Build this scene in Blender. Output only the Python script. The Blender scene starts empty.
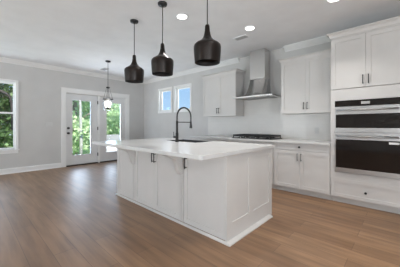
import bpy, bmesh, math, random
from mathutils import Vector, Matrix
PI = math.pi
S = bpy.context.scene
COL = S.collection
R = math.radians

# ------------------------------------------------------------------ camera
# x runs along the kitchen wall, y towards it, z up; metres
cam = bpy.data.cameras.new('camera')
cam.sensor_width = 36.0
cam.lens = 219.17 / 400 * 36
cam.shift_y = -(133.5 - 125.24) / 400
cam.clip_start = 0.05
cam_o = bpy.data.objects.new('camera', cam)
cam_o.location = (0, 0, 1.2)
cam_o.rotation_euler = (PI / 2, 0, R(43.044))
COL.objects.link(cam_o)
S.camera = cam_o

# ------------------------------------------------------------------ exposure
S.view_settings.view_transform = 'Standard'
S.view_settings.look = 'None'
S.view_settings.gamma = 1.0
S.view_settings.use_curve_mapping = False
S.view_settings.exposure = 0.12
S.cycles.max_bounces = 8
S.cycles.diffuse_bounces = 5
S.cycles.caustics_reflective = False
S.cycles.caustics_refractive = False
S.cycles.sample_clamp_indirect = 4.0

# ------------------------------------------------------------------ sky
W = bpy.data.worlds.new('sky')
S.world = W
W.use_nodes = True
nt = W.node_tree
nt.nodes.clear()
tc = nt.nodes.new('ShaderNodeTexCoord')
sep = nt.nodes.new('ShaderNodeSeparateXYZ')
rmp = nt.nodes.new('ShaderNodeValToRGB')
bg = nt.nodes.new('ShaderNodeBackground')
wo = nt.nodes.new('ShaderNodeOutputWorld')
nt.links.new(tc.outputs['Generated'], sep.inputs[0])
nt.links.new(sep.outputs['Z'], rmp.inputs[0])
nt.links.new(rmp.outputs[0], bg.inputs[0])
nt.links.new(bg.outputs[0], wo.inputs[0])
cr = rmp.color_ramp
cr.elements[0].position = 0.0
cr.elements[0].color = (0.62, 0.80, 0.95, 1)
cr.elements[1].position = 0.30
cr.elements[1].color = (0.26, 0.50, 0.88, 1)
e = cr.elements.new(0.07)
e.color = (0.42, 0.66, 0.93, 1)
bg.inputs[1].default_value = 1.0

# ------------------------------------------------------------------ sun (high over the house, on the trees)
sun = bpy.data.lights.new('sun', 'SUN')
sun.energy = 10.0
sun.angle = R(3)
sun.color = (1.0, 0.96, 0.88)
sun_o = bpy.data.objects.new('sun', sun)
sun_o.rotation_euler = (0, R(32), R(-8))
COL.objects.link(sun_o)


def area(name, loc, rot, sx, sy, power, color):
    l = bpy.data.lights.new(name, 'AREA')
    l.shape = 'RECTANGLE'
    l.size, l.size_y = sx, sy
    l.energy = power
    l.color = color
    o = bpy.data.objects.new(name, l)
    o.location = loc
    o.rotation_euler = rot
    COL.objects.link(o)
    return o


DAY = (0.92, 0.965, 1.0)
# daylight and ground bounce at seen glass; front and side lamps are added fill
area('fill_front_lamp', (-5.2, -6.1, 0.7), (R(140), 0, 0), 2.4, 2.0, 330, DAY)
area('fill_front_lamp', (2.1, -6.1, 0.7), (R(150), 0, 0), 2.4, 2.0, 230, DAY)
area('fill_side_lamp', (4.7, -1.6, 0.7), (R(145), 0, R(90)), 2.4, 2.0, 500, DAY)
area('daylight_left_window', (-7.36, 0.37, 1.44), (R(90), 0, R(-90)), 0.84, 1.5, 14, (0.70, 0.84, 1.0))
area('daylight_door', (-8.1, 2.42, 0.75), (R(145), 0, R(-90)), 0.7, 1.2, 30, DAY)
area('daylight_door', (-8.1, 3.42, 0.75), (R(145), 0, R(-90)), 0.7, 1.2, 30, DAY)
area('daylight_kitchen_window', (-5.88, 4.80, 2.05), (R(70), 0, R(180)), 0.6, 0.7, 3.5, DAY)
area('daylight_kitchen_window', (-5.01, 4.80, 2.05), (R(70), 0, R(180)), 0.6, 0.7, 3.5, DAY)
area('daylight_door_sky', (-7.62, 2.42, 1.13), (R(90), 0, R(-90)), 0.56, 1.8, 20, (0.45, 0.66, 1.0))
area('daylight_door_sky', (-7.62, 3.42, 1.13), (R(90), 0, R(-90)), 0.56, 1.8, 20, (0.45, 0.66, 1.0))
CAN_FILL_POWER = 6.0

# ------------------------------------------------------------------ helpers


class MB:
    """collects shapes in world coordinates and links them as one mesh object"""

    def __init__(self):
        self.bm = bmesh.new()

    def box(self, x0, x1, y0, y1, z0, z1):
        vs = [self.bm.verts.new(p) for p in ((x0, y0, z0), (x1, y0, z0), (x1, y1, z0), (x0, y1, z0),
                                             (x0, y0, z1), (x1, y0, z1), (x1, y1, z1), (x0, y1, z1))]
        for f in ((3, 2, 1, 0), (4, 5, 6, 7), (0, 1, 5, 4), (1, 2, 6, 5), (2, 3, 7, 6), (3, 0, 4, 7)):
            self.bm.faces.new([vs[i] for i in f])
        return self

    def rings(self, rings, cap0=True, cap1=True, closed=True, smooth=False):
        rr = [[self.bm.verts.new(p) for p in r] for r in rings]
        n = len(rr[0])
        for a, b in zip(rr, rr[1:]):
            for i in range(n if closed else n - 1):
                j = (i + 1) % n
                f = self.bm.faces.new((a[i], a[j], b[j], b[i]))
                f.smooth = smooth
        if cap0:
            self.bm.faces.new(rr[0][::-1])
        if cap1:
            self.bm.faces.new(rr[-1])
        return self

    def lathe(self, c, prof, n=24, cap0=True, cap1=True, smooth=True):
        """prof: (radius, z) from the bottom up, about a vertical axis through c"""
        return self.rings([[(c[0] + r * math.cos(2 * PI * i / n), c[1] + r * math.sin(2 * PI * i / n), z)
                            for i in range(n)] for r, z in prof], cap0, cap1, True, smooth)

    def spin_y(self, c, prof, n=16):
        """prof: (radius, y offset), about an axis along y"""
        return self.rings([[(c[0] + r * math.cos(2 * PI * i / n), c[1] + y, c[2] + r * math.sin(2 * PI * i / n))
                            for i in range(n)] for r, y in prof], True, True, True, True)

    def spin_x(self, c, prof, n=16):
        return self.rings([[(c[0] + x, c[1] + r * math.cos(2 * PI * i / n), c[2] + r * math.sin(2 * PI * i / n))
                            for i in range(n)] for r, x in prof], True, True, True, True)

    def tube(self, pts, rad, n=10, smooth=True):
        pts = [Vector(p) for p in pts]
        rings = []
        ref = None
        for i, p in enumerate(pts):
            d = (pts[min(i + 1, len(pts) - 1)] - pts[max(i - 1, 0)]).normalized()
            if ref is None:
                ref = Vector((0, 0, 1)) if abs(d.z) < 0.9 else Vector((1, 0, 0))
            u = (ref - d * ref.dot(d)).normalized()
            ref = u
            v = d.cross(u)
            r = rad[i] if isinstance(rad, (list, tuple)) else rad
            rings.append([tuple(p + u * (r * math.cos(2 * PI * k / n)) + v * (r * math.sin(2 * PI * k / n)))
                          for k in range(n)])
        return self.rings(rings, True, True, True, smooth)

    def prism_x(self, x0, x1, poly):
        """poly of (y, z), extruded along x"""
        return self.rings([[(x0, y, z) for y, z in poly], [(x1, y, z) for y, z in poly]])

    def prism_y(self, y0, y1, poly):
        return self.rings([[(x, y0, z) for x, z in poly], [(x, y1, z) for x, z in poly]])

    def prism_z(self, z0, z1, poly):
        return self.rings([[(x, y, z0) for x, y in poly], [(x, y, z1) for x, y in poly]])

    def build(self, name, mat, parent=None, bevel=0.0):
        bmesh.ops.recalc_face_normals(self.bm, faces=self.bm.faces[:])
        off = Vector((0, 0, 0))
        p = parent
        while p is not None:
            off += Vector(p.location)
            p = p.parent
        co = [v.co for v in self.bm.verts]
        lo = Vector((min(c.x for c in co), min(c.y for c in co), min(c.z for c in co)))
        hi = Vector((max(c.x for c in co), max(c.y for c in co), max(c.z for c in co)))
        org = Vector(((lo.x + hi.x) / 2, (lo.y + hi.y) / 2, lo.z))
        bmesh.ops.translate(self.bm, verts=self.bm.verts[:], vec=-org)
        me = bpy.data.meshes.new(name)
        self.bm.to_mesh(me)
        self.bm.free()
        o = bpy.data.objects.new(name, me)
        COL.objects.link(o)
        if parent is not None:
            o.parent = parent
        o.location = org - off
        if mat:
            me.materials.append(mat)
        if bevel:
            m = o.modifiers.new('bevel', 'BEVEL')
            m.width = bevel
            m.segments = 2
            m.limit_method = 'ANGLE'
        return o


def tag(o, label=None, cat=None, group=None, kind=None):
    if label:
        o['label'] = label
    if cat:
        o['category'] = cat
    if group:
        o['group'] = group
    if kind:
        o['kind'] = kind
    return o


def thing(name, loc, label, cat, group=None):
    o = bpy.data.objects.new(name, None)
    o.empty_display_size = 0.1
    o.location = loc
    COL.objects.link(o)
    return tag(o, label, cat, group)


def dup(o, parent=None, loc=None, label=None):
    c = o.copy()
    COL.objects.link(c)
    c.parent = parent
    if loc is not None:
        c.location = loc
    if label:
        c['label'] = label
    for ch in list(o.children):
        dup(ch, c)
    return c


def struct(mb, name, mat, label=None, cat=None, bevel=0):
    o = mb.build(name, mat, None, bevel)
    return tag(o, label, cat, None, 'structure')


# ------------------------------------------------------------------ materials
def mat(name, col, rough=0.5, metal=0.0, spec=0.5, bump=None, vary=None, coat=0.0):
    m = bpy.data.materials.new(name)
    m.use_nodes = True
    t = m.node_tree
    b = t.nodes['Principled BSDF']
    b.inputs['Base Color'].default_value = (*col, 1)
    b.inputs['Roughness'].default_value = rough
    b.inputs['Metallic'].default_value = metal
    b.inputs['Specular IOR Level'].default_value = spec
    if coat:
        b.inputs['Coat Weight'].default_value = coat
    c = t.nodes.new('ShaderNodeTexCoord')
    n = t.nodes.new('ShaderNodeTexNoise')
    sc, amt = vary or (3.0, 0.03)
    n.inputs['Scale'].default_value = sc
    n.inputs['Detail'].default_value = 4
    t.links.new(c.outputs['Object'], n.inputs['Vector'])
    r = t.nodes.new('ShaderNodeValToRGB')
    r.color_ramp.elements[0].position = 0.3
    r.color_ramp.elements[1].position = 0.7
    r.color_ramp.elements[0].color = (*[max(0, v * (1 - amt)) for v in col], 1)
    r.color_ramp.elements[1].color = (*[min(1, v * (1 + amt)) for v in col], 1)
    t.links.new(n.outputs[0], r.inputs[0])
    t.links.new(r.outputs[0], b.inputs['Base Color'])
    if bump:
        n2 = t.nodes.new('ShaderNodeTexNoise')
        n2.inputs['Scale'].default_value = bump[0]
        t.links.new(c.outputs['Object'], n2.inputs['Vector'])
        bp = t.nodes.new('ShaderNodeBump')
        bp.inputs['Strength'].default_value = bump[1]
        bp.inputs['Distance'].default_value = 0.01
        t.links.new(n2.outputs[0], bp.inputs['Height'])
        t.links.new(bp.outputs[0], b.inputs['Normal'])
    return m


def emit(name, col, strength):
    m = bpy.data.materials.new(name)
    m.use_nodes = True
    b = m.node_tree.nodes['Principled BSDF']
    b.inputs['Base Color'].default_value = (*col, 1)
    b.inputs['Emission Color'].default_value = (*col, 1)
    b.inputs['Emission Strength'].default_value = strength
    return m


def glass(name, rough=0.0, tint=(1, 1, 1)):
    m = bpy.data.materials.new(name)
    m.use_nodes = True
    t = m.node_tree
    t.nodes.clear()
    out = t.nodes.new('ShaderNodeOutputMaterial')
    mix = t.nodes.new('ShaderNodeMixShader')
    lw = t.nodes.new('ShaderNodeLayerWeight')
    pw = t.nodes.new('ShaderNodeMath')
    pw.operation = 'POWER'
    pw.inputs[1].default_value = 5.0
    t.links.new(lw.outputs['Facing'], pw.inputs[0])
    fr = t.nodes.new('ShaderNodeMath')
    fr.operation = 'MULTIPLY_ADD'
    fr.inputs[1].default_value = 0.9
    fr.inputs[2].default_value = 0.04
    t.links.new(pw.outputs[0], fr.inputs[0])
    tr = t.nodes.new('ShaderNodeBsdfTransparent')
    tr.inputs[0].default_value = (*tint, 1)
    gl = t.nodes.new('ShaderNodeBsdfGlossy')
    gl.inputs['Roughness'].default_value = 0.02
    t.links.new(fr.outputs[0], mix.inputs[0])
    t.links.new(tr.outputs[0], mix.inputs[1])
    t.links.new(gl.outputs[0], mix.inputs[2])
    t.links.new(mix.outputs[0], out.inputs[0])
    return m


def floor_mat():
    m = bpy.data.materials.new('plank_floor')
    m.use_nodes = True
    t = m.node_tree
    b = t.nodes['Principled BSDF']
    c = t.nodes.new('ShaderNodeTexCoord')
    br = t.nodes.new('ShaderNodeTexBrick')
    br.offset = 0.37
    br.inputs['Scale'].default_value = 1.0
    br.inputs['Brick Width'].default_value = 1.45
    br.inputs['Row Height'].default_value = 0.18
    br.inputs['Mortar Size'].default_value = 0.0022
    br.inputs['Mortar Smooth'].default_value = 0.3
    br.inputs['Bias'].default_value = 0.0
    br.inputs['Color1'].default_value = (0.215, 0.118, 0.060, 1)
    br.inputs['Color2'].default_value = (0.292, 0.170, 0.091, 1)
    br.inputs['Mortar'].default_value = (0.13, 0.078, 0.045, 1)
    t.links.new(c.outputs['Object'], br.inputs['Vector'])
    mp = t.nodes.new('ShaderNodeMapping')
    mp.inputs['Scale'].default_value = (0.9, 9.0, 1)
    t.links.new(c.outputs['Object'], mp.inputs['Vector'])
    n = t.nodes.new('ShaderNodeTexNoise')
    n.inputs['Scale'].default_value = 1.6
    n.inputs['Detail'].default_value = 5
    t.links.new(mp.outputs[0], n.inputs['Vector'])
    r = t.nodes.new('ShaderNodeValToRGB')
    r.color_ramp.elements[0].position = 0.3
    r.color_ramp.elements[1].position = 0.72
    r.color_ramp.elements[0].color = (0.69, 0.67, 0.65, 1)
    r.color_ramp.elements[1].color = (1.22, 1.22, 1.22, 1)
    t.links.new(n.outputs[0], r.inputs[0])
    mx = t.nodes.new('ShaderNodeMixRGB')
    mx.blend_type = 'MULTIPLY'
    mx.inputs[0].default_value = 1.0
    t.links.new(br.outputs['Color'], mx.inputs[1])
    t.links.new(r.outputs[0], mx.inputs[2])
    t.links.new(mx.outputs[0], b.inputs['Base Color'])
    b.inputs['Roughness'].default_value = 0.45
    b.inputs['Specular IOR Level'].default_value = 0.75
    bp = t.nodes.new('ShaderNodeBump')
    bp.inputs['Strength'].default_value = 0.12
    bp.inputs['Distance'].default_value = 0.004
    t.links.new(n.outputs[0], bp.inputs['Height'])
    t.links.new(bp.outputs[0], b.inputs['Normal'])
    return m


def tile_mat():
    m = mat('backsplash_tile', (0.65, 0.635, 0.61), 0.3)
    t = m.node_tree
    b = t.nodes['Principled BSDF']
    c = t.nodes.new('ShaderNodeTexCoord')
    mp = t.nodes.new('ShaderNodeMapping')
    mp.inputs['Rotation'].default_value = (R(90), 0, 0)
    br = t.nodes.new('ShaderNodeTexBrick')
    br.inputs['Scale'].default_value = 1.0
    br.inputs['Brick Width'].default_value = 0.15
    br.inputs['Row Height'].default_value = 0.075
    br.inputs['Mortar Size'].default_value = 0.0015
    br.inputs['Color1'].default_value = (0.645, 0.63, 0.605, 1)
    br.inputs['Color2'].default_value = (0.66, 0.645, 0.62, 1)
    br.inputs['Mortar'].default_value = (0.61, 0.595, 0.57, 1)
    t.links.new(c.outputs['Object'], mp.inputs[0])
    t.links.new(mp.outputs[0], br.inputs['Vector'])
    t.links.new(br.outputs['Color'], b.inputs['Base Color'])
    return m


def leaf_mat(name, c0, c1):
    m = bpy.data.materials.new(name)
    m.use_nodes = True
    t = m.node_tree
    b = t.nodes['Principled BSDF']
    c = t.nodes.new('ShaderNodeTexCoord')
    n = t.nodes.new('ShaderNodeTexNoise')
    n.inputs['Scale'].default_value = 2.2
    t.links.new(c.outputs['Object'], n.inputs['Vector'])
    r = t.nodes.new('ShaderNodeValToRGB')
    r.color_ramp.elements[0].position = 0.35
    r.color_ramp.elements[1].position = 0.65
    r.color_ramp.elements[0].color = (*c0, 1)
    r.color_ramp.elements[1].color = (*c1, 1)
    t.links.new(n.outputs[0], r.inputs[0])
    t.links.new(r.outputs[0], b.inputs['Base Color'])
    b.inputs['Roughness'].default_value = 0.6
    tl = t.nodes.new('ShaderNodeBsdfTranslucent')
    t.links.new(r.outputs[0], tl.inputs[0])
    mx = t.nodes.new('ShaderNodeMixShader')
    mx.inputs[0].default_value = 0.4
    t.links.new(b.outputs[0], mx.inputs[1])
    t.links.new(tl.outputs[0], mx.inputs[2])
    t.links.new(mx.outputs[0], t.nodes['Material Output'].inputs[0])
    return m


M = {
    'wall': mat('wall_paint', (0.575, 0.57, 0.56), 0.85, bump=(120, 0.03)),
    'ceiling': mat('ceiling_paint', (0.87, 0.88, 0.89), 0.9),
    'trim': mat('trim_paint', (0.80, 0.80, 0.79), 0.45),
    'cab': mat('cabinet_paint', (0.62, 0.607, 0.59), 0.42),
    'doorpaint': mat('door_paint', (0.70, 0.70, 0.70), 0.45),
    'quartz': mat('white_quartz', (0.64, 0.64, 0.63), 0.24, vary=(1.4, 0.05)),
    'floor': floor_mat(),
    'tile': tile_mat(),
    'black': mat('matte_black_metal', (0.009, 0.009, 0.010), 0.42, 0.0),
    'iron': mat('cast_iron', (0.015, 0.014, 0.014), 0.55, 0.3),
    'bronze': mat('dark_bronze', (0.013, 0.008, 0.006), 0.36, 0.4, vary=(6, 0.25)),
    'inside': mat('shade_inside', (0.012, 0.010, 0.010), 0.7),
    'steel': mat('brushed_steel', (0.70, 0.69, 0.68), 0.27, 1.0, vary=(2, 0.05)),
    'ovensteel': mat('oven_steel', (0.46, 0.45, 0.44), 0.36, 1.0, vary=(2, 0.05)),
    'darksteel': mat('filter_steel', (0.32, 0.31, 0.31), 0.4, 1.0),
    'ovenglass': mat('oven_glass', (0.010, 0.007, 0.006), 0.06, 0.0, 0.5),
    'sinksteel': mat('dark_sink_steel', (0.085, 0.085, 0.088), 0.45, 0.8),
    'display': mat('grey_display', (0.45, 0.45, 0.44), 0.3),
    'white_strip': mat('white_strip_finish', (0.85, 0.85, 0.84), 0.5),
    'plastic': mat('white_plastic', (0.60, 0.60, 0.59), 0.45),
    'grille': mat('grey_grille', (0.36, 0.36, 0.36), 0.6),
    'glass': glass('window_glass'),
    'clear': glass('clear_glass', tint=(0.97, 0.98, 0.98)),
    'can': emit('lit_diffuser', (1.0, 0.98, 0.95), 3.0),
    'bulb': emit('lit_bulb', (1.0, 0.96, 0.9), 4.0),
    'threshold': mat('bronze_threshold', (0.045, 0.035, 0.03), 0.4, 0.6),
    'bark': mat('pale_bark', (0.30, 0.27, 0.24), 0.9, vary=(4, 0.3)),
    'palebark': mat('birch_bark', (0.38, 0.39, 0.37), 0.8, vary=(5, 0.25)),
    'darkbark': mat('dark_bark', (0.035, 0.03, 0.027), 0.9, vary=(4, 0.3)),
    'leaf': leaf_mat('light_leaf', (0.42, 0.58, 0.32), (0.70, 0.84, 0.58)),
    'darkleaf': leaf_mat('dark_leaf', (0.035, 0.085, 0.022), (0.13, 0.23, 0.07)),
    'grass': mat('grass_ground', (0.16, 0.26, 0.09), 0.9, vary=(6, 0.35)),
    'porch': mat('porch_white', (0.80, 0.80, 0.80), 0.7),
    'porchgrey': mat('porch_grey', (0.25, 0.26, 0.26), 0.7),
}

# ------------------------------------------------------------------ setting
XL, YB, XR, YF, ZC = -7.15, 4.57, 3.5, -4.9, 2.83
T = 0.16

fl = MB().box(XL - T, XR + T, YF - T, YB + T, -0.12, 0)
struct(fl, 'floor', M['floor'], 'brown wood plank floor running along the kitchen wall', 'floor')
struct(MB().box(XL - T, XR + T, YF - T, YB + T, ZC, ZC + 0.15), 'ceiling', M['ceiling'],
       'flat white ceiling over the kitchen', 'ceiling')


def wall_with_holes(name, along, a0, a1, d0, d1, holes, label):
    """along: 'x' or 'y'; holes (a0, a1, z0, z1) sorted along a"""
    mb = MB()

    def bx(p, q, z0, z1):
        if q - p < 1e-4 or z1 - z0 < 1e-4:
            return
        if along == 'x':
            mb.box(p, q, d0, d1, z0, z1)
        else:
            mb.box(d0, d1, p, q, z0, z1)
    cur = a0
    for h0, h1, z0, z1 in holes:
        bx(cur, h0, 0, ZC)
        bx(h0, h1, 0, z0)
        bx(h0, h1, z1, ZC)
        cur = h1
    bx(cur, a1, 0, ZC)
    return struct(mb, name, M['wall'], label, 'wall')


LW = (-0.10, 0.87, 0.60, 2.285)            # left window opening
LW2 = (-3.0, -1.4, 0.60, 2.285)            # a second one, out of the picture
DO = (1.96, 3.865, 0.0, 2.165)             # the pair of glazed doors
wall_with_holes('wall_left', 'y', YF - T, YB + T, XL - T, XL, [LW2, LW, DO], 'grey wall with the glazed doors and tall window')
KW1 = (-6.20, -5.56, 1.66, 2.40)
KW2 = (-5.36, -4.66, 1.66, 2.40)
wall_with_holes('wall_back', 'x', XL, XR + T, YB, YB + T, [KW1, KW2], 'grey kitchen wall behind the cabinets')
wall_with_holes('wall_right', 'y', YF, YB, XR, XR + T, [(-2.8, -0.4, 0.35, 2.35)], 'grey wall to the right of the kitchen')  # unseen opening, added to let the side fill lamp in
wall_with_holes('wall_front', 'x', XL, XR + T, YF - T, YF, [(-6.4, -4.0, 0.35, 2.35), (0.9, 3.3, 0.35, 2.35)],
                'grey wall opposite the kitchen')  # both openings are unseen, added for the front fill lamps

# baseboards
mb = MB()
for a, b in ((YF, DO[0] - 0.10), (DO[1] + 0.10, YB)):
    mb.prism_y(a, b, [(XL, 0), (XL + 0.028, 0), (XL + 0.028, 0.012), (XL + 0.016, 0.03), (XL + 0.016, 0.115), (XL + 0.006, 0.135), (XL, 0.135)])
struct(mb, 'baseboard_left', M['trim'], 'white baseboard along the grey door wall', 'baseboard')
mb = MB().prism_x(XL + 0.03, -4.02, [(YB, 0), (YB - 0.028, 0), (YB - 0.028, 0.012), (YB - 0.016, 0.03), (YB - 0.016, 0.115), (YB - 0.006, 0.135), (YB, 0.135)])
struct(mb, 'baseboard_back', M['trim'], 'white baseboard under the two small windows', 'baseboard')

# ceiling crown mouldings
CR = [(0.0, 0.0), (0.095, 0.0), (0.095, -0.015), (0.07, -0.03), (0.03, -0.075), (0.012, -0.085), (0.012, -0.10), (0.0, -0.10)]
mb = MB().prism_y(YF, YB - 0.0, [(XL + a, ZC + b) for a, b in CR])
struct(mb, 'trim_1', M['trim'], 'white crown moulding above the door wall', 'moulding')
mb = MB().prism_x(XL, -2.95, [(YB - a, ZC + b) for a, b in CR])
struct(mb, 'trim_2', M['trim'], 'white crown moulding left of the range hood chimney', 'moulding')
mb = MB().prism_x(-1.83, XR, [(YB - a, ZC + b) for a, b in CR])
struct(mb, 'trim_3', M['trim'], 'white crown moulding right of the range hood chimney', 'moulding')

# tile backsplash
struct(MB().box(-3.95, -0.856, YB - 0.012, YB, 0.92, 1.42).box(-2.822, -1.785, YB - 0.012, YB, 1.42, 1.83), 'trim_4', M['tile'],
       'white tile backsplash between counter and wall cabinets', 'backsplash')

# window_1: tall double hung window on the door wall
w1 = MB()
y0, y1, z0, z1 = LW
c = 0.045
w1.box(XL, XL + 0.02, y1 - 0.005, y1 + c, z0 - 0.0, z1 + c).box(XL, XL + 0.02, y0 - c, y0 + 0.005, z0, z1 + c)
w1.box(XL, XL + 0.02, y0 + 0.005, y1 - 0.005, z1 - 0.005, z1 + c)
w1.box(XL - T, XL, y1 - 0.012, y1, z0, z1).box(XL - T, XL, y0, y0 + 0.012, z0, z1).box(XL - T, XL, y0, y1, z1 - 0.012, z1)
w1o = struct(w1, 'window_1', M['trim'], 'tall white framed window on the left wall looking into trees', 'window')
MB().box(XL - T, XL + 0.05, y0 - c - 0.02, y1 + c + 0.02, z0 - 0.025, z0).box(XL, XL + 0.018, y0 - c, y1 + c, z0 - 0.10, z0 - 0.025).build('window_sill', M['trim'], w1o)
for nm, za, zb, xo in (('lower_sash', z0, 1.525, -0.085), ('upper_sash', 1.49, z1 - 0.012, -0.125)):
    s = MB()
    ya, yb = y0 + 0.012, y1 - 0.012
    x = XL + xo
    s.box(x, x + 0.035, ya, ya + 0.032, za, zb).box(x, x + 0.035, yb - 0.032, yb, za, zb)
    s.box(x, x + 0.035, ya + 0.032, yb - 0.032, za, za + 0.04).box(x, x + 0.035, ya + 0.032, yb - 0.032, zb - 0.035, zb)
    so = s.build(nm, M['trim'], w1o)
    MB().box(x + 0.014, x + 0.02, ya + 0.028, yb - 0.028, za + 0.035, zb - 0.03).build('pane', M['glass'], so)

# two small fixed windows in the kitchen wall
for k, (h, lab) in enumerate(((KW1, 'small square window nearer the room corner, showing sky'),
                              (KW2, 'small square window behind the faucet, showing sky'))):
    x0, x1, z0, z1 = h
    c = 0.05
    f = MB()
    f.box(x0 - c, x0 + 0.004, YB - 0.014, YB, z0 - c, z1 + c).box(x1 - 0.004, x1 + c, YB - 0.014, YB, z0 - c, z1 + c)
    f.box(x0 + 0.004, x1 - 0.004, YB - 0.014, YB, z1 - 0.004, z1 + c).box(x0 + 0.004, x1 - 0.004, YB - 0.014, YB, z0 - c, z0 + 0.004)
    f.box(x0, x0 + 0.01, YB, YB + T, z0, z1).box(x1 - 0.01, x1, YB, YB + T, z0, z1).box(x0, x1, YB, YB + T, z1 - 0.01, z1).box(x0, x1, YB, YB + T, z0, z0 + 0.01)
    wo_ = struct(f, 'window_%d' % (k + 2), M['trim'], lab, 'window')
    s = MB()
    q = 0.048
    a0, a1, b0, b1 = x0 + 0.01, x1 - 0.01, z0 + 0.01, z1 - 0.01
    s.box(a0, a0 + q, YB + 0.07, YB + 0.11, b0, b1).box(a1 - q, a1, YB + 0.07, YB + 0.11, b0, b1)
    s.box(a0 + q, a1 - q, YB + 0.07, YB + 0.11, b0, b0 + q).box(a0 + q, a1 - q, YB + 0.07, YB + 0.11, b1 - q, b1)
    so = s.build('window_frame', M['trim'], wo_)
    MB().box(a0 + q - 0.005, a1 - q + 0.005, YB + 0.086, YB + 0.092, b0 + q - 0.005, b1 - q + 0.005).build('pane', M['glass'], so)

# casing of the doors
mb = MB()
ya, yb, zt = DO[0], DO[1], DO[3]
mb.box(XL, XL + 0.022, ya - 0.10, ya + 0.012, 0, zt + 0.10).box(XL, XL + 0.022, yb - 0.012, yb + 0.10, 0, zt + 0.10)
mb.box(XL, XL + 0.022, ya + 0.012, yb - 0.012, zt - 0.012, zt + 0.10)
mb.box(XL, XL + 0.03, ya - 0.115, yb + 0.115, zt + 0.10, zt + 0.118)
mb.box(XL - T, XL, ya, ya + 0.03, 0, zt).box(XL - T, XL, yb - 0.03, yb, 0, zt).box(XL - T, XL, ya + 0.03, yb - 0.03, zt - 0.03, zt)
mb.box(XL - T, XL - 0.01, 2.885, 2.955, 0, zt - 0.03)
struct(mb, 'trim_5', M['trim'], 'white casing around the pair of glazed doors', 'door casing')
struct(MB().box(XL - T, XL + 0.03, ya + 0.03, 2.885, 0, 0.025).box(XL - T, XL + 0.03, 2.955, yb - 0.03, 0, 0.025), 'trim_6', M['threshold'],
       'dark metal threshold under the glazed doors', 'threshold')


def glazed_door(name, a0, a1, g0, g1, label):
    x0, x1 = XL - 0.075, XL - 0.03
    za, zb, p, q = 0.03, zt - 0.034, 0.31, 1.945
    s = MB()
    s.box(x0, x1, a0, g0, za, zb).box(x0, x1, g1, a1, za, zb).box(x0, x1, g0, g1, za, p).box(x0, x1, g0, g1, q, zb)
    d = struct(s, name, M['doorpaint'], label, 'door')
    f = MB()
    b = 0.025
    for xx0, xx1 in ((x1 - 0.002, x1 + 0.012),):
        f.box(xx0, xx1, g0 - b, g0 + 0.006, p - b, q + b).box(xx0, xx1, g1 - 0.006, g1 + b, p - b, q + b)
        f.box(xx0, xx1, g0 + 0.006, g1 - 0.006, p - b, p + 0.006).box(xx0, xx1, g0 + 0.006, g1 - 0.006, q - 0.006, q + b)
    f.build('glass_bead', M['doorpaint'], d)
    MB().box(XL - 0.056, XL - 0.05, g0 - 0.003, g1 + 0.003, p - 0.003, q + 0.003).build('pane', M['glass'], d)
    return d, x1


d1, xf = glazed_door('door_1', 1.994, 2.882, 2.154, 2.675, 'white door with one tall glass pane, black knob and deadbolt')
for z, nm, rr in ((1.115, 'deadbolt', 0.030), (0.97, 'door_knob', 0.030)):
    m = MB().spin_x((xf, 2.05, z), [(0.033, 0.0), (0.033, 0.008), (0.014, 0.010), (0.014, 0.03), (rr, 0.036), (rr, 0.056), (0.02, 0.064)], 18)
    m.build(nm, M['black'], d1)
d2, xf = glazed_door('door_2', 2.958, 3.831, 3.17, 3.664, 'white glazed door beside the knobbed one, behind the island')
for z in (0.28, 1.1, 1.92):
    MB().box(XL - 0.012, XL + 0.006, 2.872, 2.894, z - 0.05, z + 0.05).build('hinge', M['black'], d1)

# ------------------------------------------------------------------ outdoors
struct(MB().box(-60, XL - T - 0.02, -40, 50, -1.6, -1.4), 'ground', M['grass'], 'grassy ground outside the glazed doors', 'ground')
struct(MB().box(-9.2, XL - T - 0.02, 3.0, 8.0, -0.16, -0.04), 'porch_floor', M['porch'], 'pale porch floor outside the doors', 'porch')
po = thing('porch_rail', (-9.1, 5.6, -0.04), 'white porch rail with grey cap seen through the right glazed door', 'railing')
MB().box(-9.13, -9.07, 3.98, 7.4, -0.04, 0.56).build('rail_panel', M['porch'], po)
MB().box(-9.16, -9.04, 3.95, 7.42, 0.56, 0.80).build('cap_rail', M['porchgrey'], po)


def crown_mesh(name, seed, rad, hgt, n, size):
    rnd = random.Random(seed)
    bm = bmesh.new()
    blobs = []
    for _ in range(16):
        a = rnd.uniform(0, 2 * PI)
        h = rnd.uniform(0.08, 0.95)
        rr = rad * (0.25 + 0.6 * math.sin(PI * min(1, h * 0.85 + 0.1)))
        d = rr * math.sqrt(rnd.random())
        blobs.append((d * math.cos(a), d * math.sin(a), h * hgt, rad * rnd.uniform(0.28, 0.48)))
    for i in range(n):
        bx, by, bz, br = rnd.choice(blobs)
        d = Vector((rnd.gauss(0, 1), rnd.gauss(0, 1), rnd.gauss(0, 1))).normalized() * br * rnd.uniform(0.55, 1.0)
        p = Vector((bx, by, bz)) + d
        u = Vector((rnd.gauss(0, 1), rnd.gauss(0, 1), rnd.gauss(0, 1))).normalized()
        v = u.cross(Vector((rnd.gauss(0, 1), rnd.gauss(0, 1), rnd.gauss(0, 1)))).normalized()
        s = size * rnd.uniform(0.6, 1.3)
        vs = [bm.verts.new(p + u * s), bm.verts.new(p + v * s * 0.55 + u * s * 0.1), bm.verts.new(p - u * s), bm.verts.new(p - v * s * 0.55 + u * s * 0.1)]
        bm.faces.new(vs)
    me = bpy.data.meshes.new(name)
    bm.to_mesh(me)
    bm.free()
    return me


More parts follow.
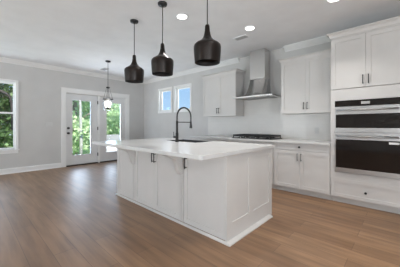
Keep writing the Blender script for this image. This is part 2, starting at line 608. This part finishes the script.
def tree(x, y, seed, h, rad, leafm, barkm, label, group, lean=0.0, low=0.14, tr=1.0):
    rnd = random.Random(seed)
    g = -1.4
    t = thing('tree', (x, y, g), label, 'tree', group)
    pts = [(x + lean * k * k * 0.3 + rnd.uniform(-0.05, 0.05), y + lean * k + rnd.uniform(-0.06, 0.06), g + h * 0.85 * k) for k in (0, 0.25, 0.5, 0.75, 1.0)]
    MB().tube(pts, [v * tr for v in (0.17, 0.14, 0.11, 0.08, 0.04)], 8).build('trunk', barkm, t)
    br = MB()
    for k in range(5):
        a = rnd.uniform(0, 2 * PI)
        zz = g + h * rnd.uniform(max(0.25, low + 0.1), max(0.6, low + 0.2))
        p0 = Vector((x + lean * 0.1, y + lean * 0.4, zz))
        q = Vector((math.cos(a), math.sin(a), 0.5)) * rad * 0.8
        br.tube([p0, p0 + q * 0.5 + Vector((0, 0, 0.1)), p0 + q], [0.06, 0.04, 0.02], 6)
    br.build('branches', barkm, t)
    me = crown_mesh('foliage', seed * 7 + 1, rad, h * (1 - low), int(2000 * rad), 0.105)
    me.materials.append(leafm)
    f = bpy.data.objects.new('foliage', me)
    COL.objects.link(f)
    f.parent = t
    f.location = (0, 0, h * low)


LT = 'broad light green leafy tree outside the glazed doors'
for i, (x, y, h, r) in enumerate(((-12.6, 3.9, 7.5, 1.9), (-13.6, 5.6, 7.8, 2.0), (-16.5, 4.6, 8.5, 2.4), (-17.8, 7.6, 3.9, 2.0), (-14.8, 7.9, 3.4, 1.8),
                                  (-20.0, 6.2, 9.0, 2.6), (-20.5, 10.2, 4.6, 2.4))):
    tree(x, y, 11 + i, h, r, M['leaf'], M['bark'], LT, 'light green trees outside the doors')
tree(-11.0, 3.65, 77, 9.0, 1.1, M['leaf'], M['palebark'], 'slender pale-trunked tree standing right outside the knobbed glazed door', 'light green trees outside the doors', 0.0, 0.6, 0.5)
DT = 'dark green tree outside the tall left window'
for i, (x, y, h, r) in enumerate(((-11.5, 0.2, 7.5, 1.7), (-12.8, 1.7, 8.0, 1.9), (-15.5, 0.6, 9.0, 2.4), (-17.5, 2.4, 9.5, 2.5), (-13.0, -1.2, 8.0, 1.9))):
    tree(x, y, 51 + i, h, r, M['darkleaf'], M['darkbark'], DT, 'dark green trees outside the left window', 0.5)

bent = [(-10.4, 0.628, 2.45), (-10.4, 0.832, 2.404), (-10.4, 0.991, 2.333), (-10.4, 1.099, 2.218), (-10.4, 1.141, 2.005), (-10.4, 1.154, 1.644), (-10.4, 1.154, 1.028)]
base_tree = [o for o in COL.objects if o.name.startswith('tree') and o.parent is None and abs(o.location.x + 11.5) < 1e-3][0]
MB().tube([(-11.45, 0.1, 2.3)] + bent, [0.07, 0.06, 0.055, 0.05, 0.045, 0.04, 0.035, 0.02], 8).build('bent_branch', M['darkbark'], base_tree)

# ------------------------------------------------------------------ cabinet parts (all fronts face -y)


def shaker(name, x0, x1, z0, z1, y, parent, rail=0.06, th=0.02, m=None):
    """frame and recessed panel of one door or drawer front, front face at y"""
    s = MB()
    s.box(x0, x0 + rail, y, y + th, z0, z1).box(x1 - rail, x1, y, y + th, z0, z1)
    s.box(x0 + rail, x1 - rail, y, y + th, z0, z0 + rail).box(x0 + rail, x1 - rail, y, y + th, z1 - rail, z1)
    s.box(x0 + rail, x1 - rail, y + 0.010, y + th, z0 + rail, z1 - rail)
    return s.build(name, m or M['cab'], parent)


def slab(name, x0, x1, z0, z1, y, parent, th=0.02):
    return MB().box(x0, x1, y, y + th, z0, z1).build(name, M['cab'], parent, 0.002)


def pull(x, y, z0, z1, parent):
    m = MB()
    m.tube([(x, y - 0.035, z0), (x, y - 0.035, z1)], 0.0062, 10)
    for z in (z0 + 0.012, z1 - 0.012):
        m.tube([(x, y, z), (x, y - 0.035, z)], 0.0055, 8)
    return tag(m.build('pull', M['black'], parent), 'black bar pull')


def knob(x, y, z, parent):
    return tag(MB().spin_y((x, y, z), [(0.009, 0.0), (0.007, -0.014), (0.016, -0.018), (0.017, -0.027), (0.010, -0.031)], 16).build('knob', M['black'], parent), 'round black knob')


def crown(parent, x0, x1, yf, yb, z0, z1, out=0.055):
    """moulding running round the left side, front and right side of a wall unit"""
    prof = [(0.0, z0), (0.012, z0), (0.014, z0 + 0.2 * (z1 - z0)), (out * 0.45, z0 + 0.6 * (z1 - z0)), (out * 0.85, z0 + 0.82 * (z1 - z0)), (out, z0 + 0.86 * (z1 - z0)), (out, z1), (0.0, z1)]
    stations = [(x0, yb, -1, 0), (x0, yf, -1, -1), (x1, yf, 1, -1), (x1, yb, 1, 0)]
    rings = [[(x + sx * a, y + sy * a, z) for a, z in prof] for x, y, sx, sy in stations]
    return MB().rings(rings).build('crown_moulding', M['cab'], parent)


G = 0.003  # gap


def wall_cabinet(x0, x1, label):
    yf, z0, z1 = 4.25, 1.42, 2.435
    t = thing('wall_cabinet', ((x0 + x1) / 2, YB - 0.16, z0), label, 'cabinet', 'white wall cabinets beside the hood')
    MB().box(x0, x1, yf, YB - 0.001, z0, z1).build('carcass', M['cab'], t)
    xm = (x0 + x1) / 2
    for a, b, px in ((x0 + 0.004, xm - G / 2, xm - 0.03), (xm + G / 2, x1 - 0.004, xm + 0.03)):
        d = shaker('door', a, b, z0 + 0.006, z1 - 0.02, yf - 0.02, t, rail=0.058)
        pull(px, yf - 0.02, z0 + 0.07, z0 + 0.20, d)
    crown(t, x0, x1, yf - 0.004, YB - 0.001, z1 - 0.018, z1 + 0.052)
    return t


wall_cabinet(-3.85, -2.83, 'white two-door wall cabinet left of the steel range hood')
wall_cabinet(-1.775, -0.858, 'white two-door wall cabinet between range hood and oven tower')


def base_cabinet(x0, x1, label, drawer=True):
    yf = 3.95
    t = thing('base_cabinet', ((x0 + x1) / 2, 4.26, 0), label, 'cabinet', 'white base cabinets under the wall counter')
    MB().box(x0, x1, yf, YB - 0.001, 0.09, 0.879).build('carcass', M['cab'], t)
    MB().box(x0, x1, 4.0, 4.02, 0, 0.09).build('toe_kick', M['cab'], t)
    xm = (x0 + x1) / 2
    d = shaker('drawer', x0 + 0.01, x1 - 0.01, 0.765, 0.872, yf - 0.02, t, rail=0.022)
    knob(xm, yf - 0.02, 0.822, d)
    for a, b, px in ((x0 + 0.01, xm - G / 2, xm - 0.03), (xm + G / 2, x1 - 0.01, xm + 0.03)):
        d = shaker('door', a, b, 0.10, 0.758, yf - 0.02, t, rail=0.058)
        pull(px, yf - 0.02, 0.585, 0.715, d)
    return t


base_cabinet(-1.79, -0.858, 'white base cabinet with drawer and two doors beside the oven tower')
base_cabinet(-2.84, -1.794, 'white base cabinet under the black cooktop, mostly behind the island')
base_cabinet(-3.95, -2.844, 'white base cabinet left of the cooktop, hidden behind the island')

# wall counter
ct = MB().box(-3.99, -0.856, 3.905, YB - 0.0125, 0.88, 0.92)
o = ct.build('kitchen_countertop', M['quartz'], None, 0.003)
tag(o, 'white worktop along the kitchen wall under the cooktop', 'countertop')

# oven tower
TX0, TX1, TY = -0.852, 0.035, 3.95
tw = thing('oven_cabinet', ((TX0 + TX1) / 2, 4.26, 0), 'tall white cabinet tower around the built-in double oven', 'cabinet')
OX0, OX1, OZ0, OZ1 = -0.792, -0.026, 0.482, 1.572
m = MB()
m.box(TX0, TX0 + 0.018, TY, YB - 0.001, 0.09, 2.56).box(TX1 - 0.018, TX1, TY, YB - 0.001, 0.09, 2.56)
m.box(TX0 + 0.018, TX1 - 0.018, YB - 0.012, YB - 0.001, 0.09, 2.56)
m.box(TX0 + 0.018, TX1 - 0.018, TY, YB - 0.012, 0.09, 0.108).box(TX0 + 0.018, TX1 - 0.018, TY, YB - 0.012, 0.455, 0.478)
m.box(TX0 + 0.018, TX1 - 0.018, TY, YB - 0.012, 1.577, 1.60).box(TX0 + 0.018, TX1 - 0.018, TY, YB - 0.012, 2.54, 2.56)
m.build('carcass', M['cab'], tw)
m = MB()
m.box(TX0, OX0 - 0.004, TY - 0.02, TY, 0.379, 1.748).box(OX1 + 0.004, TX1, TY - 0.02, TY, 0.379, 1.748)
m.box(OX0 - 0.004, OX1 + 0.004, TY - 0.02, TY, 0.379, OZ0 - 0.004).box(OX0 - 0.004, OX1 + 0.004, TY - 0.02, TY, OZ1 + 0.004, 1.748)
m.build('oven_surround', M['cab'], tw)
MB().box(TX0, TX1, 4.0, 4.02, 0, 0.09).build('toe_kick', M['cab'], tw)
MB().box(TX0, TX1, TY - 0.02, TY, 2.533, 2.56).build('top_rail', M['cab'], tw)
d = shaker('drawer', TX0 + 0.004, TX1 - 0.004, 0.10, 0.3765, TY - 0.02, tw, rail=0.05)
knob((OX0 + OX1) / 2, TY - 0.02, 0.225, d)
xm = (TX0 + TX1) / 2
for a, b, px in ((TX0 + 0.003, xm - G / 2, xm - 0.032), (xm + G / 2, TX1 - 0.003, xm + 0.032)):
    d = shaker('door', a, b, 1.757, 2.53, TY - 0.02, tw, rail=0.058)
    pull(px, TY - 0.02, 1.80, 1.93, d)
crown(tw, TX0, TX1, TY - 0.02, YB - 0.001, 2.55, 2.628, 0.055)

# double oven
ov = thing('wall_oven', ((OX0 + OX1) / 2, 4.2, OZ0), 'stainless steel double wall oven with black glass in the tall cabinet', 'oven')
MB().box(OX0, OX1, 3.945, 4.50, OZ0, OZ1).build('oven_body', M['darksteel'], ov)
cp = MB().box(OX0, OX1, 3.91, 3.945, 1.482, OZ1).build('control_panel', M['ovenglass'], ov, 0.002)
MB().box(-0.46, -0.36, 3.908, 3.91, 1.508, 1.545).build('display', M['display'], cp)


def oven_door(z0, zg0, zg1, z1, hz):
    y = 3.905
    s = MB().box(OX0, OX1, y, 3.943, z0, zg0).box(OX0, OX1, y, 3.943, zg1, z1)
    s.box(OX0, OX0 + 0.014, y, 3.943, zg0, zg1).box(OX1 - 0.014, OX1, y, 3.943, zg0, zg1)
    dd = s.build('oven_door', M['ovensteel'], ov)
    MB().box(OX0 + 0.014, OX1 - 0.014, y + 0.003, 3.943, zg0, zg1).build('oven_window', M['ovenglass'], dd)
    h = MB().tube([(OX0 + 0.03, y - 0.05, hz), (OX1 - 0.03, y - 0.05, hz)], 0.012, 12)
    for xx in (OX0 + 0.06, OX1 - 0.06):
        h.tube([(xx, y, hz), (xx, y - 0.05, hz)], 0.009, 8)
    h.build('oven_handle', M['ovensteel'], dd)
    return dd


oven_door(1.098, 1.160, 1.365, 1.478, 1.425)
dd = oven_door(OZ0 + 0.004, 0.555, 0.985, 1.090, 1.035)
MB().box(-0.155, -0.05, 3.9065, 3.908, 0.94, 0.968).build('white_strip', M['white_strip'], dd)  # small white strip at the upper right of the lower oven glass

# cooktop
CX0, CX1, CY0, CY1 = -2.775, -1.865, 4.0, 4.5
ck = thing('cooktop', ((CX0 + CX1) / 2, 4.25, 0.92), 'black gas cooktop with cast iron grates on the wall counter', 'cooktop')
MB().box(CX0, CX1, CY0, CY1, 0.92, 0.934).build('cooktop_base', M['black'], ck, 0.003)
for k in range(3):
    g = MB()
    a = CX0 + 0.015 + k * 0.2967
    b = a + 0.285
    zt_ = 0.998
    for x in (a, b - 0.016):
        g.box(x, x + 0.016, CY0 + 0.02, CY1 - 0.02, zt_ - 0.034, zt_)
    for y in (CY0 + 0.02, (CY0 + CY1) / 2 - 0.008, CY1 - 0.036):
        g.box(a + 0.016, b - 0.016, y, y + 0.016, zt_ - 0.034, zt_)
    for x in (a + 0.08, a + 0.19):
        g.box(x, x + 0.012, CY0 + 0.036, CY1 - 0.036, zt_ - 0.02, zt_ - 0.001)
    for x in (a, b - 0.016):
        for y in (CY0 + 0.02, CY1 - 0.036):
            g.box(x, x + 0.016, y, y + 0.016, 0.934, zt_ - 0.034)
    g.build('grate', M['iron'], ck)
for cx, cy, r in ((-2.63, 4.12, 0.045), (-2.63, 4.38, 0.04), (-2.32, 4.26, 0.06), (-2.01, 4.12, 0.04), (-2.01, 4.38, 0.045)):
    MB().lathe((cx, cy), [(r, 0.934), (r, 0.944), (r * 0.7, 0.947), (r * 0.7, 0.954), (0.005, 0.955)], 16).build('burner', M['iron'], ck)
for k in range(5):
    MB().lathe((-2.56 + k * 0.12, CY0 + 0.012), [(0.011, 0.934), (0.0105, 0.952), (0.006, 0.955)], 12).build('control_knob', M['steel'], ck)

# range hood
hd = thing('range_hood', (-2.33, 4.3, 1.78), 'stainless steel chimney range hood above the cooktop', 'range hood')
HX = -2.328


def hood_ring(hw, yf, z):
    return [(HX - hw, yf, z), (HX + hw, yf, z), (HX + hw, YB - 0.013, z), (HX - hw, YB - 0.013, z)]


MB().box(HX - 0.172, HX + 0.172, 4.30, YB - 0.001, 2.17, ZC - 0.001).build('chimney', M['steel'], hd)
prof = [(0.220, 4.07, 1.8155), (0.205, 4.10, 1.83), (0.194, 4.14, 1.865), (0.187, 4.185, 1.92), (0.182, 4.235, 2.0), (0.178, 4.275, 2.09), (0.176, 4.297, 2.18), (0.176, 4.297, 2.20)]
MB().rings([hood_ring(*p) for p in prof], smooth=True).build('flared_body', M['steel'], hd)
MB().box(HX - 0.455, HX + 0.455, 4.05, YB - 0.013, 1.785, 1.815).build('canopy_plate', M['steel'], hd, 0.002)
MB().box(HX - 0.36, HX - 0.01, 4.12, 4.50, 1.781, 1.785).build('filter', M['darksteel'], hd)
MB().box(HX + 0.01, HX + 0.36, 4.12, 4.50, 1.781, 1.785).build('filter', M['darksteel'], hd)

# ------------------------------------------------------------------ island
IX0, IX1, IY0, IY1, IZ = -3.65, -1.31, 1.82, 2.82, 0.893
isl = thing('kitchen_island', ((IX0 + IX1) / 2, 2.3, 0), 'large white kitchen island with shaker doors and corbels', 'kitchen island')
CF = IY0 + 0.03
mb = MB().box(IX0 + 0.02, IX1 - 0.02, CF, IY1 - 0.02, 0.0, 0.68)
mb.box(IX0 + 0.02, -3.05, CF, IY1 - 0.02, 0.68, IZ).box(-2.28, IX1 - 0.02, CF, IY1 - 0.02, 0.68, IZ)
mb.box(-3.05, -2.28, CF, 2.36, 0.68, IZ).box(-3.05, -2.28, 2.80, IY1 - 0.02, 0.68, IZ)
mb.build('carcass', M['cab'], isl)
yf = IY0
# front: flat stiles under the corbels, a panel at the left, a pair of doors, a door at the right
for a, b in ((-3.135, -3.106), (-3.094, -3.065), (-2.03, -2.001), (-1.989, -1.96)):
    MB().box(a, b, yf - 0.022, CF, 0.03, IZ).build('stile', M['cab'], isl)
shaker('panel', IX0 + 0.002, -3.139, 0.03, IZ - 0.006, yf - 0.02, isl, rail=0.06, th=0.05)
for a, b, px in ((-3.058, -2.546, -2.572), (-2.543, -2.037, -2.517), (-1.952, IX1 - 0.024, -1.90)):
    d = shaker('door', a, b, 0.03, IZ - 0.006, yf - 0.02, isl, rail=0.058, th=0.05)
    pull(px, yf - 0.02, 0.685, 0.815, d)
# end panel facing +x: two recessed fields
s = MB()
xa, xb = IX1 - 0.02, IX1
s.box(xa, xb, yf - 0.02, yf + 0.07, 0.0, IZ).box(xa, xb, IY1 - 0.085, IY1, 0.0, IZ).box(xa, xb, 2.225, 2.315, 0.19, IZ - 0.07)
s.box(xa, xb, yf + 0.07, IY1 - 0.085, IZ - 0.07, IZ).box(xa, xb, yf + 0.07, IY1 - 0.085, 0.0, 0.19)
s.box(xa, xb - 0.01, yf + 0.07, 2.225, 0.19, IZ - 0.07).box(xa, xb - 0.01, 2.315, IY1 - 0.085, 0.19, IZ - 0.07)
s.build('end_panel', M['cab'], isl)
MB().box(IX0, IX0 + 0.02, yf, IY1, 0.0, IZ).build('end_panel', M['cab'], isl)
# kitchen side fronts
for k in range(4):
    a = IX0 + 0.03 + k * 0.573
    MB().box(a, a + 0.565, IY1 - 0.02, IY1, 0.10, IZ - 0.006).build('door', M['cab'], isl)
# base moulding with shoe
bp = [(0.0, 0.0), (0.022, 0.0), (0.022, 0.010), (0.016, 0.018), (0.0, 0.024)]
q = yf - 0.02
st = [(IX0, IY1, -1, 0, 1), (IX0, q, -1, -1, 1), (IX1, q, 1, -1, 2.3), (IX1, 2.74, 1, 0, 2.3)]
MB().rings([[(x + sx * a * k, y + sy * a, z) for a, z in bp] for x, y, sx, sy, k in st]).build('base_moulding', M['cab'], isl)
# corbels
cb = [(q - 0.002, 0.60), (q - 0.030, 0.602), (q - 0.055, 0.635), (q - 0.078, 0.69), (q - 0.095, 0.75), (q - 0.110, 0.785), (q - 0.145, 0.812), (q - 0.20, 0.832),
      (q - 0.24, 0.848), (q - 0.265, 0.862), (q - 0.265, IZ), (q - 0.002, IZ)]
for x in (-3.10, -1.995):
    MB().prism_x(x - 0.032, x + 0.032, cb).build('corbel', M['cab'], isl)

# island top (with the sink cut-out)
KX0, KX1, KY0, KY1 = -3.72, -1.29, 1.40, 2.86
SX0, SX1, SY0, SY1 = -3.0, -2.33, 2.40, 2.76
r = 0.028
out = []
for cx, cy, a0 in ((KX1 - r, KY1 - r, 0), (KX0 + r, KY1 - r, 90), (KX0 + r, KY0 + r, 180), (KX1 - r, KY0 + r, 270)):
    rr = r if a0 >= 180 else 0.01
    ccx = KX1 - rr if cx > -2.5 else KX0 + rr
    ccy = KY1 - rr if cy > 2 else KY0 + rr
    for k in range(6):
        a = R(a0 + 90 * k / 5)
        out.append((ccx + rr * math.cos(a), ccy + rr * math.sin(a)))
inn = [(SX1, SY1), (SX0, SY1), (SX0, SY0), (SX1, SY0)]
mb = MB()
bm = mb.bm
zt0, zt1 = IZ + 0.001, 0.935
lay = {}
for z in (zt0, zt1):
    vo = [bm.verts.new((x, y, z)) for x, y in out]
    vi = [bm.verts.new((x, y, z)) for x, y in inn]
    lay[z] = (vo, vi)
    for q_ in range(4):
        c0 = vo[q_ * 6:(q_ + 1) * 6]
        nx = vo[((q_ + 1) * 6) % 24]
        bm.faces.new(c0 + [vi[q_]])
        bm.faces.new([c0[-1], nx, vi[(q_ + 1) % 4], vi[q_]])
for idx in (0, 1):
    a, b = lay[zt0][idx], lay[zt1][idx]
    for i in range(len(a)):
        j = (i + 1) % len(a)
        bm.faces.new((a[i], a[j], b[j], b[i]))
o = mb.build('island_countertop', M['quartz'], None, 0.003)
tag(o, 'thick white quartz top of the island with a sink cut-out', 'countertop')

# dark sink with a thin rim
sk = MB()
w = 0.008
g = 0.002
ax, bx_, ay, by_ = SX0 + g, SX1 - g, SY0 + g, SY1 - g
sk.box(ax, bx_, ay, by_, 0.70, 0.708)
sk.box(ax, ax + w, ay, by_, 0.708, 0.9352).box(bx_ - w, bx_, ay, by_, 0.708, 0.9352)
sk.box(ax + w, bx_ - w, ay, ay + w, 0.708, 0.9352).box(ax + w, bx_ - w, by_ - w, by_, 0.708, 0.9352)
h_ = 0.012
sk.box(SX0 - h_, SX1 + h_, SY0 - h_, ay + w, 0.9352, 0.9385).box(SX0 - h_, SX1 + h_, by_ - w, SY1 + h_, 0.9352, 0.9385)
sk.box(SX0 - h_, ax + w, ay + w, by_ - w, 0.9352, 0.9385).box(bx_ - w, SX1 + h_, ay + w, by_ - w, 0.9352, 0.9385)
so = sk.build('kitchen_sink', M['sinksteel'])
tag(so, 'dark sink set into the island countertop beside the faucet', 'sink')
MB().lathe((-2.66, 2.6), [(0.045, 0.7081), (0.045, 0.711), (0.02, 0.712)], 18).build('drain', M['steel'], so)

# faucet
FX, FY, FZ = -2.66, 2.31, 0.935
fa = thing('kitchen_faucet', (FX, FY, FZ), 'tall black spring faucet beside the island sink', 'faucet')
MB().lathe((FX, FY), [(0.030, FZ), (0.030, FZ + 0.008), (0.024, FZ + 0.012), (0.024, FZ + 0.14), (0.018, FZ + 0.15), (0.018, FZ + 0.33), (0.012, FZ + 0.335)], 20).build('faucet_body', M['black'], fa)
R_ = 0.155
arc = [(FX, FY, FZ + 0.33)] + [(FX, FY + R_ - R_ * math.cos(a), FZ + 0.40 + R_ * math.sin(a)) for a in [PI * k / 14 for k in range(15)]] + [(FX, FY + 2 * R_, FZ + 0.30)]
MB().tube(arc, 0.0085, 10).build('hose', M['black'], fa)
# spring coil around the hose
pts = []
Lp = [Vector(p) for p in arc]
seg = []
for a, b in zip(Lp, Lp[1:]):
    seg.append((b - a).length)
tot = sum(seg)
NC = 40 * 8
for i in range(NC + 1):
    s_ = tot * i / NC
    k = 0
    while k < len(seg) - 1 and s_ > seg[k]:
        s_ -= seg[k]
        k += 1
    p = Lp[k].lerp(Lp[k + 1], s_ / seg[k])
    d = (Lp[k + 1] - Lp[k]).normalized()
    u = Vector((1, 0, 0))
    v = d.cross(u)
    an = 2 * PI * i / 8
    pts.append(p + (u * math.cos(an) + v * math.sin(an)) * 0.0125)
MB().tube(pts, 0.0028, 5).build('spring', M['black'], fa)
MB().tube([(FX, FY, FZ + 0.315), (FX, FY + 2 * R_ + 0.012, FZ + 0.315)], 0.007, 10).build('support_arm', M['black'], fa)
MB().lathe((FX, FY + 2 * R_), [(0.022, FZ + 0.215), (0.024, FZ + 0.22), (0.020, FZ + 0.27), (0.014, FZ + 0.31), (0.012, FZ + 0.33)], 18).build('spray_head', M['black'], fa)
hm = MB().tube([(FX - 0.02, FY, FZ + 0.075), (FX - 0.085, FY, FZ + 0.075)], 0.016, 12)
hm.tube([(FX - 0.075, FY, FZ + 0.08), (FX - 0.085, FY, FZ + 0.16)], [0.007, 0.005], 8)
hm.build('lever_handle', M['black'], fa)

# ------------------------------------------------------------------ pendants over the island
PZ = 1.88
prof = [(0.137, 0.0), (0.143, 0.06), (0.148, 0.125), (0.149, 0.170), (0.143, 0.192), (0.123, 0.210), (0.095, 0.227), (0.069, 0.246), (0.051, 0.267), (0.040, 0.291),
        (0.033, 0.318), (0.028, 0.348), (0.026, 0.395), (0.021, 0.412)]
PX, PY = -2.367, 1.80
pd = thing('pendant_lamp', (PX, PY, PZ), '', 'pendant lamp', 'dark bronze pendants over the island')
inner = [(r_ - 0.004, z) for r_, z in prof[:11]]
mb = MB()
n = 32


def ring(r_, z):
    return [(PX + r_ * math.cos(2 * PI * i / n), PY + r_ * math.sin(2 * PI * i / n), PZ + z) for i in range(n)]


mb.rings([ring(*p) for p in prof], cap0=False, cap1=True, smooth=True)
sh = mb.build('lamp_shade', M['bronze'], pd)
mb = MB()
mb.rings([ring(prof[0][0], 0.0)] + [ring(*p) for p in inner], cap0=False, cap1=True, smooth=True)
mb.build('inner_lining', M['inside'], sh)
MB().lathe((PX, PY), [(0.012, PZ + 0.13), (0.03, PZ + 0.15), (0.033, PZ + 0.18), (0.018, PZ + 0.22), (0.016, PZ + 0.30)], 16).build('bulb', M['plastic'], pd)
MB().tube([(PX, PY, PZ + 0.41), (PX, PY, ZC - 0.02)], 0.0055, 8).build('rod', M['black'], pd)
MB().lathe((PX, PY), [(0.012, ZC - 0.045), (0.020, ZC - 0.032), (0.058, ZC - 0.026), (0.062, ZC - 0.012), (0.062, ZC)], 24).build('ceiling_plate', M['black'], pd)
pd['label'] = 'middle of the three dark bronze pendants hanging over the island'
dup(pd, None, (-3.085, PY, PZ), 'dark bronze pendant over the island, nearest the glazed doors')
dup(pd, None, (-1.572, PY, PZ), 'largest-looking dark bronze pendant, over the island end nearest the oven')

# lantern pendant over the dining spot
LX, LY = -5.50, 2.47
ch = thing('lantern_pendant', (LX, LY, 1.55), 'small clear glass lantern pendant hanging before the glazed doors', 'pendant lamp')
MB().lathe((LX, LY), [(0.015, ZC - 0.04), (0.06, ZC - 0.025), (0.065, ZC - 0.01), (0.065, ZC)], 20).build('ceiling_plate', M['black'], ch)
MB().tube([(LX, LY, ZC - 0.03), (LX, LY, 1.63)], 0.006, 8).build('rod', M['black'], ch)
MB().lathe((LX, LY), [(0.010, 2.13), (0.045, 2.15), (0.045, 2.165), (0.012, 2.18)], 18).build('hub', M['black'], ch)
mb = MB()
for k in range(4):
    a = PI / 4 + k * PI / 2
    mb.tube([(LX + 0.035 * math.cos(a), LY + 0.035 * math.sin(a), 2.15), (LX + 0.115 * math.cos(a), LY + 0.115 * math.sin(a), 1.86)], 0.003, 6)
mb.build('stay_rods', M['black'], ch)


def hoop(mb, r0, r1, z0, z1, n=28):
    rr = []
    for i in range(n + 1):
        a = 2 * PI * i / n
        rr.append([(LX + r0 * math.cos(a), LY + r0 * math.sin(a), z0), (LX + r1 * math.cos(a), LY + r1 * math.sin(a), z0), (LX + r1 * math.cos(a), LY + r1 * math.sin(a), z1), (LX + r0 * math.cos(a), LY + r0 * math.sin(a), z1)])
    return mb.rings(rr, False, False)


hoop(MB(), 0.112, 0.124, 1.845, 1.865).build('rim', M['black'], ch)
MB().lathe((LX, LY), [(0.03, 1.57), (0.085, 1.58), (0.110, 1.62), (0.117, 1.70), (0.117, 1.845)], 28, True, False).build('glass_shade', M['clear'], ch)
MB().lathe((LX, LY), [(0.012, 1.60), (0.065, 1.615), (0.07, 1.635), (0.012, 1.65)], 18).build('socket_hub', M['black'], ch)
for k in range(3):
    a = k * 2 * PI / 3 + 0.4
    MB().lathe((LX + 0.05 * math.cos(a), LY + 0.05 * math.sin(a)), [(0.013, 1.64), (0.014, 1.67), (0.034, 1.71), (0.040, 1.75), (0.028, 1.79), (0.004, 1.81)], 14).build('bulb', M['bulb'], ch)
l = bpy.data.lights.new('lantern_light', 'POINT')
l.energy = 6
l.color = (1.0, 0.93, 0.82)
l.shadow_soft_size = 0.06
lo_ = bpy.data.objects.new('lantern_light', l)
lo_.location = (LX, LY, 1.80)
COL.objects.link(lo_)

# ------------------------------------------------------------------ ceiling fittings
cans = (((-2.44, 2.22), 'round recessed ceiling light between the pendants over the island'),
        ((-1.90, 3.26), 'round recessed ceiling light in front of the range hood'),
        ((-0.66, 3.24), 'round recessed ceiling light above the oven tower aisle'))
first = None
for (x, y), lab in cans:
    if first is None:
        first = thing('recessed_light', (x, y, ZC), lab, 'ceiling light', 'recessed ceiling lights')
        mb = MB()
        mb.lathe((x, y), [(0.074, ZC - 0.004), (0.092, ZC - 0.006), (0.095, ZC)], 28, False, True)
        mb.build('trim_ring', M['ceiling'], first)
        MB().lathe((x, y), [(0.073, ZC - 0.0075), (0.073, ZC - 0.0005)], 28).build('diffuser', M['can'], first)
    else:
        dup(first, None, (x, y, ZC), lab)
CANS_AND_FILL = [c_[0] for c_ in cans] + [(-0.7, 1.6), (0.7, 1.6)]  # last two are unseen lamps without fittings, added to brighten the room
for x, y in CANS_AND_FILL:
    l = bpy.data.lights.new('can_or_fill_light', 'AREA')
    l.shape = 'DISK'
    l.size = 0.14
    l.spread = R(100)
    l.energy = CAN_FILL_POWER
    l.color = (1.0, 0.96, 0.92)
    o = bpy.data.objects.new('can_or_fill_light', l)
    o.location = (x, y, ZC - 0.02)
    COL.objects.link(o)

vt = thing('ceiling_vent', (-2.22, 3.50, ZC), 'small rectangular grey air vent in the ceiling left of the hood chimney', 'vent')
MB().box(-2.36, -2.08, 3.43, 3.57, ZC - 0.008, ZC).build('vent_frame', M['ceiling'], vt)
mb = MB()
for k in range(6):
    mb.box(-2.34, -2.10, 3.445 + k * 0.0195, 3.455 + k * 0.0195, ZC - 0.011, ZC - 0.008)
mb.build('louvre', M['grille'], vt)
sd = thing('ceiling_vent', (-6.35, 2.75, ZC), 'faint flat vent in the ceiling by the lantern pendant', 'vent')
MB().box(-6.5, -6.2, 2.68, 2.82, ZC - 0.012, ZC).build('vent_frame', M['plastic'], sd)
MB().box(-6.48, -6.22, 2.70, 2.80, ZC - 0.015, ZC - 0.012).build('louvre', M['grille'], sd)

# ------------------------------------------------------------------ wall plates
sw = thing('light_switch', (XL, 1.58, 1.22), 'white three-gang light switch plate on the grey wall beside the doors', 'light switch')
MB().box(XL, XL + 0.007, 1.49, 1.66, 1.165, 1.285).build('plate', M['plastic'], sw, 0.002)
for k in range(3):
    MB().box(XL + 0.007, XL + 0.011, 1.512 + k * 0.047, 1.544 + k * 0.047, 1.19, 1.26).build('rocker', M['plastic'], sw)
ou = thing('wall_outlet', (-1.22, YB - 0.012, 1.10), 'white outlet plate on the tile backsplash near the oven tower', 'outlet')
MB().box(-1.257, -1.183, YB - 0.019, YB - 0.012, 1.04, 1.16).build('plate', M['plastic'], ou, 0.002)
for z in (1.078, 1.122):
    MB().box(-1.237, -1.203, YB - 0.022, YB - 0.019, z - 0.015, z + 0.015).build('socket', M['plastic'], ou)
